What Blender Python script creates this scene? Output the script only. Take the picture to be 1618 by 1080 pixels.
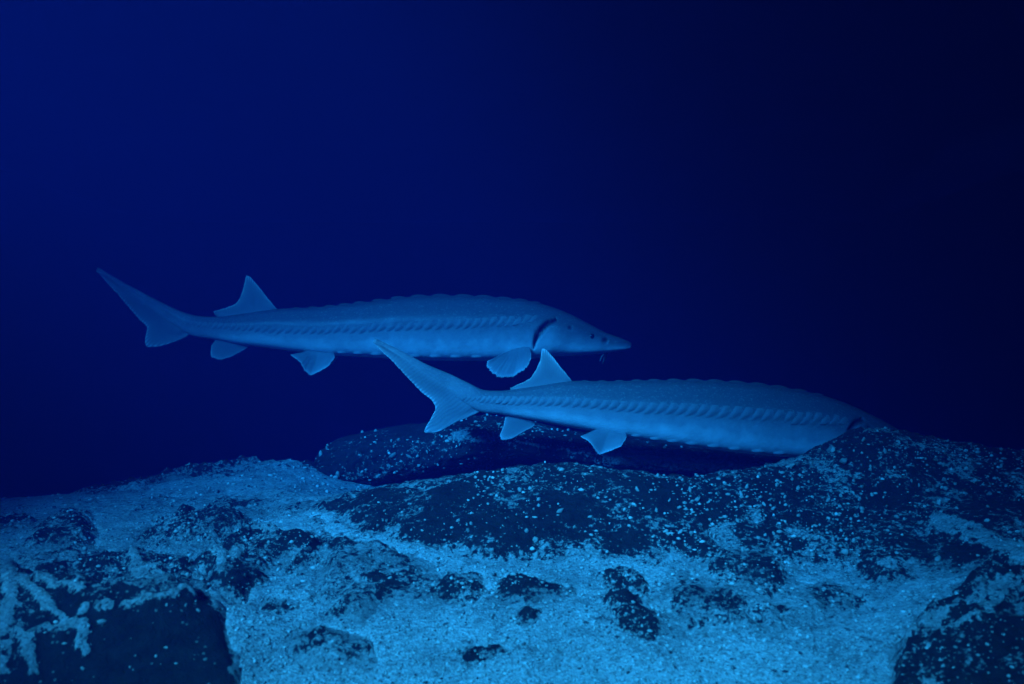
import bpy, bmesh, math, random
import numpy as np
from mathutils import Vector, Matrix
from mathutils.bvhtree import BVHTree

R = math.radians
random.seed(11)
rng = np.random.default_rng(11)
scn = bpy.context.scene
for o in list(bpy.data.objects):
    bpy.data.objects.remove(o)
COL = scn.collection

# ------------------------------------------------------------------ camera
F = 1573.0                                   # focal length in photo pixels (35 mm lens, 1618 px wide)
cam_d = bpy.data.cameras.new('camera')
cam_d.lens = 35.0
cam_d.sensor_width = 36.0
cam_d.clip_start = 0.02
cam_d.clip_end = 200.0
cam_d.dof.use_dof = True
cam_d.dof.focus_distance = 2.5
cam_d.dof.aperture_fstop = 5.0
cam = bpy.data.objects.new('camera', cam_d)
cam.rotation_euler = (R(90), 0, 0)           # level, looking along +Y through the viewing window
COL.objects.link(cam)
scn.camera = cam

def P(c, r, y):
    """photo pixel (c, r) at distance y in front of the viewing window -> world point"""
    return Vector(((c - 809.0) / F * y, y, -(r - 540.0) / F * y))

# ------------------------------------------------------------------ sky, sun, exposure
SUN_EL, SUN_AZ = 32.0, 30.0                  # height, and how far to the left of straight behind the camera
sun_dir = Vector((-math.sin(R(SUN_AZ)) * math.cos(R(SUN_EL)), -math.cos(R(SUN_AZ)) * math.cos(R(SUN_EL)), math.sin(R(SUN_EL))))
world = bpy.data.worlds.new('World')
scn.world = world
world.use_nodes = True
wn = world.node_tree
bg = wn.nodes['Background']
sky = wn.nodes.new('ShaderNodeTexSky')
sky.sky_type = 'NISHITA'
sky.sun_disc = False
sky.sun_elevation = R(SUN_EL)
sky.sun_rotation = R(180 + SUN_AZ)
wn.links.new(sky.outputs['Color'], bg.inputs['Color'])
bg.inputs['Strength'].default_value = 0.05
sun_d = bpy.data.lights.new('sun', 'SUN')
sun_d.energy = 5.0
sun_d.angle = R(16)                          # spread by the rippled surface of the tank
sun_d.color = (1.0, 0.96, 0.70)
sun = bpy.data.objects.new('sun', sun_d)
sun.rotation_euler = sun_dir.to_track_quat('Z', 'Y').to_euler()
sun.location = (0, 0, 6)
COL.objects.link(sun)
vs = scn.view_settings
vs.view_transform = 'Standard'
vs.look = 'None'
vs.exposure = 2.5
vs.gamma = 1.0
vs.use_curve_mapping = False
scn.render.engine = 'CYCLES'
cy = scn.cycles
cy.max_bounces = 5
cy.diffuse_bounces = 2
cy.glossy_bounces = 2
cy.transmission_bounces = 2
cy.volume_bounces = 0
cy.transparent_max_bounces = 6
cy.use_denoising = True
cy.sample_clamp_indirect = 4.0

# ------------------------------------------------------------------ noise helpers
def _hash(ix, iy, seed):
    h = (ix.astype(np.int64) * 374761393 + iy.astype(np.int64) * 668265263 + seed * 1442695041) & 0xffffffff
    h = ((h ^ (h >> 13)) * 1274126177) & 0xffffffff
    h = (h ^ (h >> 16)) & 0xffffffff
    return h.astype(np.float64) / 4294967295.0 * 2.0 - 1.0

def vnoise(x, y, seed=0):
    ix, iy = np.floor(x), np.floor(y)
    fx, fy = x - ix, y - iy
    u = fx * fx * fx * (fx * (fx * 6 - 15) + 10)
    v = fy * fy * fy * (fy * (fy * 6 - 15) + 10)
    a, b = _hash(ix, iy, seed), _hash(ix + 1, iy, seed)
    c, d = _hash(ix, iy + 1, seed), _hash(ix + 1, iy + 1, seed)
    return (a * (1 - u) + b * u) * (1 - v) + (c * (1 - u) + d * u) * v

def fbm(x, y, scale, octv=4, seed=0, gain=0.5, ridged=False):
    x = np.asarray(x, float) * scale
    y = np.asarray(y, float) * scale
    out = np.zeros(np.broadcast(x, y).shape)
    amp, tot = 1.0, 0.0
    for k in range(octv):
        n = vnoise(x, y, seed + 17 * k)
        if ridged:
            n = 1.0 - 2.0 * np.abs(n)
        out += n * amp
        tot += amp
        amp *= gain
        x, y = 2.03 * (x * 0.8 - y * 0.6) + 3.7, 2.03 * (x * 0.6 + y * 0.8) - 1.3
    return out / tot

def sstep(a, b, x):
    t = np.clip((x - a) / (b - a), 0, 1)
    return t * t * (3 - 2 * t)

# ------------------------------------------------------------------ mesh helpers
def mesh_np(name, verts, faces, smooth=True):
    me = bpy.data.meshes.new(name)
    verts = np.asarray(verts, np.float32)
    faces = np.asarray(faces, np.int32)
    k = faces.shape[1]
    me.vertices.add(len(verts))
    me.vertices.foreach_set('co', verts.ravel())
    me.loops.add(len(faces) * k)
    me.loops.foreach_set('vertex_index', faces.ravel())
    me.polygons.add(len(faces))
    me.polygons.foreach_set('loop_start', np.arange(len(faces), dtype=np.int32) * k)
    me.polygons.foreach_set('loop_total', np.full(len(faces), k, np.int32))
    me.update(calc_edges=True)
    me.validate()
    if smooth:
        me.polygons.foreach_set('use_smooth', np.ones(len(me.polygons), bool))
    return me

def attr(me, name, vals):
    a = me.attributes.new(name, 'FLOAT', 'POINT')
    a.data.foreach_set('value', np.asarray(vals, np.float32))

def link(name, me, mat=None, parent=None):
    o = bpy.data.objects.new(name, me)
    COL.objects.link(o)
    if mat is not None and not me.materials:
        me.materials.append(mat)
    if parent is not None:
        o.parent = parent
    return o

def tag(o, label=None, cat=None, group=None, kind=None):
    if label: o['label'] = label
    if cat: o['category'] = cat
    if group: o['group'] = group
    if kind: o['kind'] = kind
    return o

def box_mesh(name, lo, hi):
    x0, y0, z0 = lo; x1, y1, z1 = hi
    v = [(x0,y0,z0),(x1,y0,z0),(x1,y1,z0),(x0,y1,z0),(x0,y0,z1),(x1,y0,z1),(x1,y1,z1),(x0,y1,z1)]
    f = [(0,3,2,1),(4,5,6,7),(0,1,5,4),(1,2,6,5),(2,3,7,6),(3,0,4,7)]
    return mesh_np(name, v, f, smooth=False)

# ------------------------------------------------------------------ materials
class NT:
    def __init__(s, name):
        s.m = bpy.data.materials.new(name)
        s.m.use_nodes = True
        s.t = s.m.node_tree
        s.b = s.t.nodes['Principled BSDF']
        s.out = s.t.nodes['Material Output']
    def n(s, typ, **kw):
        nd = s.t.nodes.new(typ)
        for k, v in kw.items():
            if hasattr(nd, k): setattr(nd, k, v)
            else: nd.inputs[k].default_value = v
        return nd
    def l(s, a, b): s.t.links.new(a, b)
    def noise(s, vec, scale, detail=4, rough=0.6):
        nd = s.n('ShaderNodeTexNoise'); nd.inputs['Scale'].default_value = scale
        nd.inputs['Detail'].default_value = detail; nd.inputs['Roughness'].default_value = rough
        s.l(vec, nd.inputs['Vector']); return nd.outputs['Fac']
    def math(s, op, a, b=None, clamp=False):
        nd = s.n('ShaderNodeMath'); nd.operation = op; nd.use_clamp = clamp
        for i, v in enumerate((a, b)):
            if v is None: continue
            if isinstance(v, (int, float)): nd.inputs[i].default_value = v
            else: s.l(v, nd.inputs[i])
        return nd.outputs[0]
    def ramp(s, fac, stops):
        nd = s.n('ShaderNodeValToRGB'); e = nd.color_ramp.elements
        while len(e) < len(stops): e.new(0.5)
        for k, (p, c) in enumerate(stops):
            e[k].position = p; e[k].color = (*c, 1) if len(c) == 3 else c
        s.l(fac, nd.inputs['Fac']); return nd.outputs['Color']
    def mix(s, fac, a, b):
        nd = s.n('ShaderNodeMix'); nd.data_type = 'RGBA'
        if isinstance(fac, (int, float)): nd.inputs[0].default_value = fac
        else: s.l(fac, nd.inputs[0])
        for i, v in ((6, a), (7, b)):
            if isinstance(v, tuple): nd.inputs[i].default_value = (*v, 1)
            else: s.l(v, nd.inputs[i])
        return nd.outputs[2]
    def attr(s, name):
        nd = s.n('ShaderNodeAttribute'); nd.attribute_name = name; return nd.outputs['Fac']
    def coord(s, k='Object'):
        return s.n('ShaderNodeTexCoord').outputs[k]
    def bump(s, h, strength, dist, prev=None):
        nd = s.n('ShaderNodeBump'); nd.inputs['Strength'].default_value = strength
        nd.inputs['Distance'].default_value = dist
        s.l(h, nd.inputs['Height'])
        if prev is not None: s.l(prev, nd.inputs['Normal'])
        return nd.outputs['Normal']
    def voronoi(s, vec, scale):
        nd = s.n('ShaderNodeTexVoronoi'); nd.inputs['Scale'].default_value = scale
        s.l(vec, nd.inputs['Vector']); return nd

SAND_A, SAND_B, SAND_C = (0.36, 0.335, 0.29), (0.54, 0.51, 0.45), (0.70, 0.67, 0.61)
ROCK_A, ROCK_B = (0.008, 0.008, 0.009), (0.030, 0.030, 0.030)

def sand_colour(t, co):
    """pale crushed-shell sand with grains of differing tone"""
    v = t.voronoi(co, 260.0)
    sep = t.n('ShaderNodeSeparateColor'); t.l(v.outputs['Color'], sep.inputs[0])
    g = t.ramp(sep.outputs[0], [(0.0, (0.22, 0.20, 0.17)), (0.12, SAND_A), (0.6, SAND_B), (1.0, SAND_C)])
    big = t.noise(co, 9.0, 5, 0.62)
    tint = t.ramp(big, [(0.3, (0.45, 0.45, 0.45)), (0.52, (0.85, 0.85, 0.85)), (0.7, (1, 1, 1))])
    mm = t.n('ShaderNodeMix'); mm.data_type = 'RGBA'; mm.blend_type = 'MULTIPLY'; mm.inputs[0].default_value = 1.0
    t.l(g, mm.inputs[6]); t.l(tint, mm.inputs[7])
    return mm.outputs[2], v.outputs['Distance']

def mat_sand():
    t = NT('shell_sand'); co = t.coord()
    c, d = sand_colour(t, co)
    # dark detritus lying in streaks
    dn = t.noise(co, 42.0, 7, 0.74)
    dm = t.ramp(dn, [(0.53, (0, 0, 0)), (0.68, (1, 1, 1))])
    rk = t.attr('stain')
    dmask = t.math('MULTIPLY', dm, t.math('ADD', t.math('MULTIPLY', rk, 0.8), 0.28, clamp=True))
    c = t.mix(dmask, c, (0.03, 0.03, 0.03))
    t.l(c, t.b.inputs['Base Color'])
    t.b.inputs['Roughness'].default_value = 0.9
    n1 = t.bump(d, 0.7, 0.003)
    n2 = t.bump(t.noise(co, 90.0, 5, 0.7), 0.6, 0.006, n1)
    t.l(n2, t.b.inputs['Normal'])
    return t.m

def mat_rock():
    t = NT('dark_rock'); co = t.coord()
    base = t.ramp(t.noise(co, 34.0, 6, 0.68), [(0.3, ROCK_A), (0.7, ROCK_B)])
    sc, d = sand_colour(t, co)
    sed = t.attr('sediment')
    br = t.noise(co, 88.0, 6, 0.74)
    m = t.math('ADD', sed, t.math('MULTIPLY', t.math('SUBTRACT', br, 0.5), 2.0))
    m = t.ramp(m, [(0.47, (0, 0, 0)), (0.60, (1, 1, 1))])
    # single grains caught in the pores
    v2 = t.voronoi(co, 150.0)
    sep = t.n('ShaderNodeSeparateColor'); t.l(v2.outputs['Color'], sep.inputs[0])
    sp = t.math('MULTIPLY', t.math('GREATER_THAN', sep.outputs[0], 0.90), t.math('LESS_THAN', v2.outputs['Distance'], 0.33))
    sp = t.math('MULTIPLY', sp, t.math('GREATER_THAN', t.noise(co, 12.0, 3), 0.47))
    c = t.mix(m, base, sc)
    c = t.mix(t.math('MULTIPLY', sp, 0.6), c, (0.36, 0.34, 0.30))
    t.l(c, t.b.inputs['Base Color'])
    t.b.inputs['Roughness'].default_value = 0.85
    t.b.inputs['Specular IOR Level'].default_value = 0.25
    n1 = t.bump(t.noise(co, 48.0, 8, 0.72), 0.9, 0.02)
    n2 = t.bump(d, 0.35, 0.003, n1)
    t.l(n2, t.b.inputs['Normal'])
    return t.m

def mat_pebble():
    t = NT('pale_pebble')
    oi = t.n('ShaderNodeObjectInfo')
    c = t.ramp(oi.outputs['Random'], [(0.0, (0.22, 0.21, 0.18)), (0.5, (0.42, 0.40, 0.34)), (1.0, (0.60, 0.57, 0.50))])
    co = t.coord()
    c = t.mix(t.math('MULTIPLY', t.noise(co, 180.0, 4), 0.6), c, (0.16, 0.15, 0.13))
    t.l(c, t.b.inputs['Base Color']); t.b.inputs['Roughness'].default_value = 0.8
    t.l(t.bump(t.noise(co, 260.0, 4), 0.5, 0.003), t.b.inputs['Normal'])
    return t.m

def mat_grit():
    t = NT('shell_grit')
    a = t.attr('tone')
    c = t.ramp(a, [(0.0, (0.03, 0.03, 0.03)), (0.05, (0.07, 0.07, 0.06)), (0.1, (0.30, 0.28, 0.24)), (0.7, (0.46, 0.43, 0.37)), (1.0, (0.68, 0.65, 0.58))])
    t.l(c, t.b.inputs['Base Color']); t.b.inputs['Roughness'].default_value = 0.8
    return t.m

def mat_skin():
    """grey back, paler flank, white belly: the fish's own countershading, kept in the 'shade' attribute"""
    t = NT('sturgeon_skin'); co = t.coord()
    s = t.attr('shade')
    s2 = t.math('ADD', s, t.math('MULTIPLY', t.math('SUBTRACT', t.noise(co, 22.0, 5, 0.6), 0.5), 0.30))
    c = t.ramp(s2, [(0.0, (0.78, 0.78, 0.76)), (0.14, (0.60, 0.60, 0.58)), (0.34, (0.27, 0.278, 0.28)), (0.55, (0.145, 0.152, 0.158)), (0.66, (0.092, 0.10, 0.104)), (1.0, (0.066, 0.072, 0.076))])
    fine = t.noise(co, 190.0, 3, 0.6)
    c = t.mix(t.math('MULTIPLY', t.ramp(fine, [(0.55, (0, 0, 0)), (0.72, (1, 1, 1))]), 0.32), c, (0.42, 0.42, 0.40))
    c = t.mix(t.attr('dark'), c, (0.010, 0.008, 0.009))
    t.l(c, t.b.inputs['Base Color'])
    t.b.inputs['Roughness'].default_value = 0.5
    t.b.inputs['Specular IOR Level'].default_value = 0.32
    n1 = t.bump(t.noise(co, 240.0, 3, 0.6), 0.25, 0.002)
    n2 = t.bump(t.noise(co, 45.0, 4, 0.6), 0.25, 0.006, n1)
    t.l(n2, t.b.inputs['Normal'])
    return t.m

def mat_scute(name='scute_bone', a=(0.14, 0.146, 0.15), b=(0.21, 0.215, 0.215)):
    t = NT(name); co = t.coord()
    c = t.ramp(t.noise(co, 3.0, 4), [(0.3, a), (0.7, b)])
    t.l(c, t.b.inputs['Base Color']); t.b.inputs['Roughness'].default_value = 0.5
    t.l(t.bump(t.noise(co, 9.0, 4), 0.4, 0.1), t.b.inputs['Normal'])
    return t.m

def mat_fin():
    t = NT('fin_membrane')
    uv = t.n('ShaderNodeUVMap'); uv.uv_map = 'UVMap'
    sep = t.n('ShaderNodeSeparateXYZ'); t.l(uv.outputs['UV'], sep.inputs[0])
    u, v = sep.outputs[0], sep.outputs[1]
    co = t.coord()
    wob = t.math('MULTIPLY', t.noise(co, 14.0, 3), 0.06)
    ray = t.math('SINE', t.math('MULTIPLY', t.math('ADD', u, wob), 230.0))
    c = t.ramp(t.math('ADD', t.math('MULTIPLY', ray, 0.06), v), [(0.0, (0.26, 0.265, 0.27)), (0.35, (0.20, 0.205, 0.21)), (0.80, (0.28, 0.285, 0.28)), (0.93, (0.42, 0.42, 0.41)), (1.0, (0.80, 0.80, 0.78))])
    c = t.mix(t.math('MULTIPLY', t.noise(co, 30.0, 4), 0.5), c, (0.15, 0.155, 0.16))
    t.l(c, t.b.inputs['Base Color'])
    t.b.inputs['Roughness'].default_value = 0.55
    t.b.inputs['Specular IOR Level'].default_value = 0.3
    t.l(t.bump(ray, 0.12, 0.001), t.b.inputs['Normal'])
    tr = t.n('ShaderNodeBsdfTranslucent'); t.l(c, tr.inputs['Color'])
    mx = t.n('ShaderNodeMixShader'); mx.inputs[0].default_value = 0.2
    t.l(t.b.outputs[0], mx.inputs[1]); t.l(tr.outputs[0], mx.inputs[2])
    t.l(mx.outputs[0], t.out.inputs['Surface'])
    return t.m

def mat_plain(name, c, rough=0.6, scale=6.0):
    t = NT(name); co = t.coord()
    k = t.ramp(t.noise(co, scale, 5), [(0.3, tuple(x * 0.75 for x in c)), (0.7, c)])
    t.l(k, t.b.inputs['Base Color']); t.b.inputs['Roughness'].default_value = rough
    return t.m

M_SAND, M_ROCK, M_PEB, M_GRIT = mat_sand(), mat_rock(), mat_pebble(), mat_grit()
M_SKIN, M_SCUTE, M_FIN = mat_skin(), mat_scute(), mat_fin()
M_EYE = mat_plain('eye_dark', (0.012, 0.012, 0.014), 0.15)
M_IRIS = mat_plain('eye_iris', (0.05, 0.05, 0.045), 0.3, 90)
M_WALL = mat_plain('painted_tank_wall', (0.03, 0.05, 0.08), 0.8, 1.5)
M_SUN_MASK = mat_plain('sun_mask_paint', (0.03, 0.05, 0.08), 0.85, 1.5)

# ------------------------------------------------------------------ the tank: walls, water, and an added cover that shapes the sunlight
X0, X1, Y0, Y1, ZB, ZW = -4.6, 4.6, -4.6, 13.0, -2.6, 1.45
tag(link('back_wall', box_mesh('back_wall', (X0 - .3, Y1 + .02, ZB), (X1 + .3, Y1 + .3, 2.2)), M_WALL), kind='structure')
tag(link('front_wall', box_mesh('front_wall', (X0 - .3, Y0 - .3, ZB), (X1 + .3, Y0 - .02, 2.2)), M_WALL), kind='structure')
tag(link('left_wall', box_mesh('left_wall', (X0 - .3, Y0 - .018, ZB), (X0 - .02, Y1 + .018, 2.2)), M_WALL), kind='structure')
tag(link('right_wall', box_mesh('right_wall', (X1 + .02, Y0 - .018, ZB), (X1 + .3, Y1 + .018, 2.2)), M_WALL), kind='structure')
tag(link('tank_floor', box_mesh('tank_floor', (X0 - .3, Y0 - .3, ZB - .3), (X1 + .3, Y1 + .3, ZB - .004)), M_WALL), kind='structure')
SUN_GAP = [(-2.45, -2.1), (-0.66, -2.1), (-0.86, 0.95), (-2.35, 0.95)]      # gap in the unseen cover, shaped to place the sunlight
def sun_mask():
    v, z0, z1 = [], 1.56, 1.72
    a = [(X0 - .12, Y0 - .12), (X1 + .12, Y0 - .12), (X1 + .12, Y1 + .12), (X0 - .12, Y1 + .12)]
    b = SUN_GAP
    for z in (z0, z1):
        v += [(x, y, z) for x, y in a] + [(x, y, z) for x, y in b]
    f = []
    for i in range(4):
        j = (i + 1) % 4
        f.append((i, 4 + i, 4 + j, j)); f.append((8 + i, 8 + j, 12 + j, 12 + i))
        f.append((i, j, 8 + j, 8 + i)); f.append((4 + i, 12 + i, 12 + j, 4 + j))
    return mesh_np('sun_mask', v, f, smooth=False)
tag(link('added_sun_mask', sun_mask(), M_SUN_MASK), kind='structure')  # unseen cover, added to shade the water at the sides and rear

def mat_water():
    m = bpy.data.materials.new('tank_water'); m.use_nodes = True
    t = m.node_tree
    t.nodes.remove(t.nodes['Principled BSDF'])
    out = t.nodes['Material Output']
    ab = t.nodes.new('ShaderNodeVolumeAbsorption'); ab.inputs['Color'].default_value = (0.0, 0.61, 0.926, 1); ab.inputs['Density'].default_value = 1.03
    sc = t.nodes.new('ShaderNodeVolumeScatter'); sc.inputs['Color'].default_value = (0.03, 0.085, 1.0, 1); sc.inputs['Density'].default_value = 0.086
    sc.inputs['Anisotropy'].default_value = 0.25
    ad = t.nodes.new('ShaderNodeAddShader')
    t.links.new(ab.outputs[0], ad.inputs[0]); t.links.new(sc.outputs[0], ad.inputs[1])
    t.links.new(ad.outputs[0], out.inputs['Volume'])
    return m
tag(link('water', box_mesh('water', (X0, Y0, ZB), (X1, Y1, ZW)), mat_water()), kind='structure')

# ------------------------------------------------------------------ lie of the ground (photo rows at chosen distances)
ctrl = {
 -330: [(1080,1.42),(980,1.52),(900,1.75),(850,1.98),(815,2.25),(800,2.45)],
 0:    [(1080,1.42),(970,1.49),(905,1.74),(850,1.98),(812,2.25),(789,2.48)],
 130:  [(1080,1.42),(968,1.49),(920,1.68),(860,1.92),(812,2.22),(782,2.52)],
 250:  [(1080,1.42),(965,1.49),(930,1.62),(870,1.86),(812,2.18),(772,2.6),(760,2.72)],
 350:  [(1080,1.42),(965,1.55),(925,1.66),(870,1.86),(812,2.16),(765,2.55),(742,2.78)],
 450:  [(1080,1.42),(960,1.61),(880,1.83),(820,2.06),(780,2.35),(745,2.7),(730,2.85)],
 600:  [(1080,1.42),(960,1.60),(860,1.85),(790,2.06),(768,2.2)],
 700:  [(1080,1.42),(960,1.59),(875,1.80),(790,2.0),(757,2.16)],
 800:  [(1080,1.42),(960,1.58),(890,1.75),(800,1.95),(743,2.12)],
 900:  [(1080,1.42),(960,1.58),(890,1.75),(800,1.95),(740,2.12)],
 1000: [(1080,1.42),(960,1.58),(890,1.75),(800,1.95),(748,2.12)],
 1100: [(1080,1.42),(960,1.59),(885,1.77),(800,1.97),(757,2.13)],
 1200: [(1080,1.42),(960,1.60),(880,1.80),(800,2.0),(752,2.15)],
 1280: [(1080,1.42),(960,1.61),(880,1.81),(790,2.03),(717,2.20)],
 1320: [(1080,1.42),(960,1.61),(880,1.81),(785,2.03),(694,2.21)],
 1360: [(1080,1.42),(960,1.62),(880,1.82),(780,2.04),(682,2.24)],
 1430: [(1080,1.40),(960,1.58),(880,1.78),(770,2.04),(692,2.26)],
 1500: [(1080,1.38),(980,1.52),(900,1.70),(840,1.86),(760,2.06),(705,2.3)],
 1618: [(1080,1.36),(980,1.50),(900,1.66),(830,1.86),(770,2.06),(724,2.35)],
 1950: [(1080,1.36),(980,1.50),(900,1.66),(840,1.86),(790,2.1),(750,2.4)],
}
pts = []
for c, lst in ctrl.items():
    for r, y in lst:
        p = P(c, r, y); pts.append((p.x, p.y, p.z))
for c in (600, 700, 800, 900, 1000, 1100, 1200, 1280, 1360, 1430):
    for y, z in ((2.46, -.395), (2.75, -.40), (3.2, -.52)):
        pts.append(((c - 809) / F * y, y, z))
for c in (-330, 0, 130, 250, 350, 450):
    y, z0 = (2.95, -.47) if c < 200 else (3.15, -.43)
    pts.append(((c - 809) / F * y, y, z0)); pts.append(((c - 809) / F * 3.7, 3.7, -.75))
for c in (1500, 1618, 1950):
    pts.append(((c - 809) / F * 2.75, 2.75, -.42)); pts.append(((c - 809) / F * 3.6, 3.6, -.75))
for x in (-4, -2, 0, 2, 4):
    for y, z in ((-4.4, -1.2), (-1, -1.0), (.4, -.82), (.95, -.62), (4.8, -1.2), (7, -1.5), (12.5, -1.7)):
        pts.append((x, y, z))
for x in (-3.4, 3.6):
    for y, z in ((1.5, -.6), (2.2, -.45), (3.0, -.7)):
        pts.append((x, y, z))
pts = np.array(pts)

def _tps(r2):
    return np.where(r2 > 1e-12, 0.5 * r2 * np.log(r2 + 1e-12), 0.0)
_n = len(pts)
_d2 = (pts[:, None, 0] - pts[None, :, 0]) ** 2 + (pts[:, None, 1] - pts[None, :, 1]) ** 2
_K = _tps(_d2) + np.eye(_n) * 2e-4
_Pm = np.c_[np.ones(_n), pts[:, :2]]
_A = np.block([[_K, _Pm], [_Pm.T, np.zeros((3, 3))]])
_w = np.linalg.solve(_A, np.r_[pts[:, 2], 0, 0, 0])

def base_z(x, y):
    x = np.asarray(x, float); y = np.asarray(y, float)
    shp = x.shape
    x = x.ravel(); y = y.ravel()
    out = np.empty(len(x))
    for i in range(0, len(x), 20000):
        xs, ys = x[i:i + 20000], y[i:i + 20000]
        d2 = (xs[:, None] - pts[None, :, 0]) ** 2 + (ys[:, None] - pts[None, :, 1]) ** 2
        out[i:i + 20000] = _tps(d2) @ _w[:_n] + _w[_n] + _w[_n + 1] * xs + _w[_n + 2] * ys
    return out.reshape(shp)

def to_px(x, y, z):
    return 809 + x / y * F, 540 - z / y * F

def sdf(poly, c, r):
    """signed distance in photo pixels to a footprint outline, positive inside"""
    poly = np.asarray(poly, float)
    a, b = poly, np.roll(poly, -1, 0)
    d = np.full(c.shape, 1e18)
    inside = np.zeros(c.shape, bool)
    for (ax, ay), (bx, by) in zip(a, b):
        ex, ey = bx - ax, by - ay
        t = np.clip(((c - ax) * ex + (r - ay) * ey) / (ex * ex + ey * ey + 1e-9), 0, 1)
        d = np.minimum(d, (c - ax - t * ex) ** 2 + (r - ay - t * ey) ** 2)
        cond = (ay > r) != (by > r)
        xi = ax + (r - ay) * ex / (ey if abs(ey) > 1e-9 else 1e-9)
        inside ^= cond & (c < xi)
    d = np.sqrt(d)
    return np.where(inside, d, -d)

# footprints of the rocks on that ground: outline, how proud of the sand, sediment cover, label
rocks = [
 dict(poly=[(486,800),(540,772),(640,758),(700,748),(760,735),(830,722),(900,718),(980,728),(1060,738),(1140,742),(1170,800),(1140,860),(1100,905),(1075,880),(1040,888),(980,878),(930,880),(900,893),(850,888),(790,896),(745,886),(690,876),(650,858),(600,846),(560,838),(520,815)],
      h=.016, amp=.020, sed=.10, front=0, label='long dark speckled ridge rock below the tail of the sturgeon with its head hidden'),
 dict(poly=[(1090,735),(1200,730),(1255,715),(1285,695),(1320,675),(1365,660),(1430,668),(1500,682),(1640,700),(1900,720),(1900,900),(1640,925),(1600,922),(1540,912),(1490,908),(1450,905),(1412,930),(1385,930),(1350,905),(1300,900),(1262,905),(1235,940),(1222,975),(1200,948),(1170,940),(1130,925),(1095,900),(1080,850),(1110,800)],
      h=.018, amp=.024, sed=.17, label='tall dark speckled rock outcrop hiding the head of a sturgeon'),
 dict(poly=[(1395,1060),(1420,1000),(1470,945),(1530,905),(1600,892),(1900,885),(1900,1150),(1380,1150)],
      h=.030, amp=.040, sed=.20, label='dark rock with streaky pale crust below the outcrop'),
 dict(poly=[(204,868),(212,845),(240,822),(290,806),(340,802),(390,812),(420,838),(400,862),(340,872),(270,876)],
      h=.040, amp=.026, sed=.22, label='rounded dark boulder ringed by pale sand on the low side of the ridge'),
 dict(poly=[(300,885),(350,850),(400,838),(440,836),(500,848),(528,880),(490,905),(440,915),(405,930),(395,965),(370,962),(340,938),(300,915)],
      h=.026, amp=.034, sed=.17, label='jagged dark rock with pale crusted edges beside the rounded boulder'),
 dict(poly=[(-330,900),(20,885),(60,900),(120,905),(190,915),(260,915),(320,930),(352,962),(372,1010),(382,1060),(384,1150),(-330,1150)],
      h=.022, amp=.020, sed=.12, label='big dark block with pale crusted ledges and a smooth bare face'),
 dict(poly=[(30,862),(55,825),(95,800),(145,806),(160,845),(155,878),(110,888),(50,882)],
      h=.028, amp=.020, sed=.28, label='small dark rock standing alone in the sand by the left slope'),
 dict(poly=[(110,778),(170,752),(250,738),(340,726),(430,720),(505,720),(505,748),(430,742),(350,755),(280,766),(200,778),(140,790)],
      h=.026, amp=.040, sed=.16, label='low flat dark ledge along the far crest of the sand'),
 dict(poly=[(-330,820),(0,800),(50,800),(60,830),(20,850),(-330,870)],
      h=.018, amp=.026, sed=.28, label='sand-dusted rock at the outer end of the sand slope'),
 dict(poly=[(15,868),(100,860),(200,868),(285,878),(345,905),(335,945),(250,940),(150,932),(60,925),(15,905)],
      h=.020, amp=.036, sed=.22, label='crumbled dark rubble ledge above the big crusted block'),
 dict(poly=[(688,908),(720,902),(755,908),(762,930),(745,950),(715,952),(695,932)],
      h=.020, amp=.020, sed=.12, label='dark round rock patch poking through the sand below the ridge'),
 dict(poly=[(792,912),(815,905),(870,918),(905,925),(900,938),(865,936),(845,948),(800,944)],
      h=.018, amp=.020, sed=.12, label='long dark rock sliver beside the round rock patch'),
 dict(poly=[(955,905),(1000,902),(1022,915),(1010,932),(965,928)],
      h=.018, amp=.020, sed=.14, label='small dark rock chip close under the ridge rock'),
 dict(poly=[(955,945),(990,940),(1040,960),(1052,985),(1030,1005),(985,1000),(958,975)],
      h=.020, amp=.024, sed=.17, label='broad crumbly dark rock in the middle of the pale sand'),
 dict(poly=[(1085,985),(1120,965),(1155,968),(1150,990),(1110,1005),(1092,1015)],
      h=.012, amp=.018, sed=.28, label='half-buried rock under a veil of sand beside the crumbly rock'),
 dict(poly=[(730,1028),(750,1016),(785,1015),(800,1026),(775,1036),(742,1042)],
      h=.010, amp=.010, sed=.20, label='lone smooth grey stone half sunk in open sand'),
 dict(poly=[(812,960),(835,955),(852,962),(848,978),(825,982)],
      h=.013, amp=.014, sed=.22, label='tiny rock stub below the long rock sliver'),
 dict(poly=[(465,1005),(500,985),(545,995),(578,1010),(590,1035),(540,1050),(490,1048)],
      h=.019, amp=.026, sed=.22, label='pitted dark rock at the foot of the sand beside the big block'),
 dict(poly=[(500,965),(545,945),(585,945),(600,958),(560,975),(520,985)],
      h=.017, amp=.024, sed=.22, label='narrow dark rock just above the pitted rock'),
 dict(poly=[(590,910),(640,900),(690,908),(690,922),(640,920),(600,922)],
      h=.014, amp=.016, sed=.16, label='thin dark rock seam running into the round rock patch'),
 dict(poly=[(400,965),(430,940),(470,945),(480,965),(440,980)],
      h=.013, amp=.020, sed=.26, label='low rock knuckle in the sand beside the jagged rock'),
 dict(poly=[(485,820),(510,815),(535,850),(530,880),(505,860)],
      h=.012, amp=.012, sed=.22, label='short slanting dark rock spur under the end of the ridge rock'),
]
for rk in rocks[10:]:
    pp = np.array(rk['poly'], float); rk['poly'] = pp.mean(0) + (pp - pp.mean(0)) * 1.22
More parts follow.
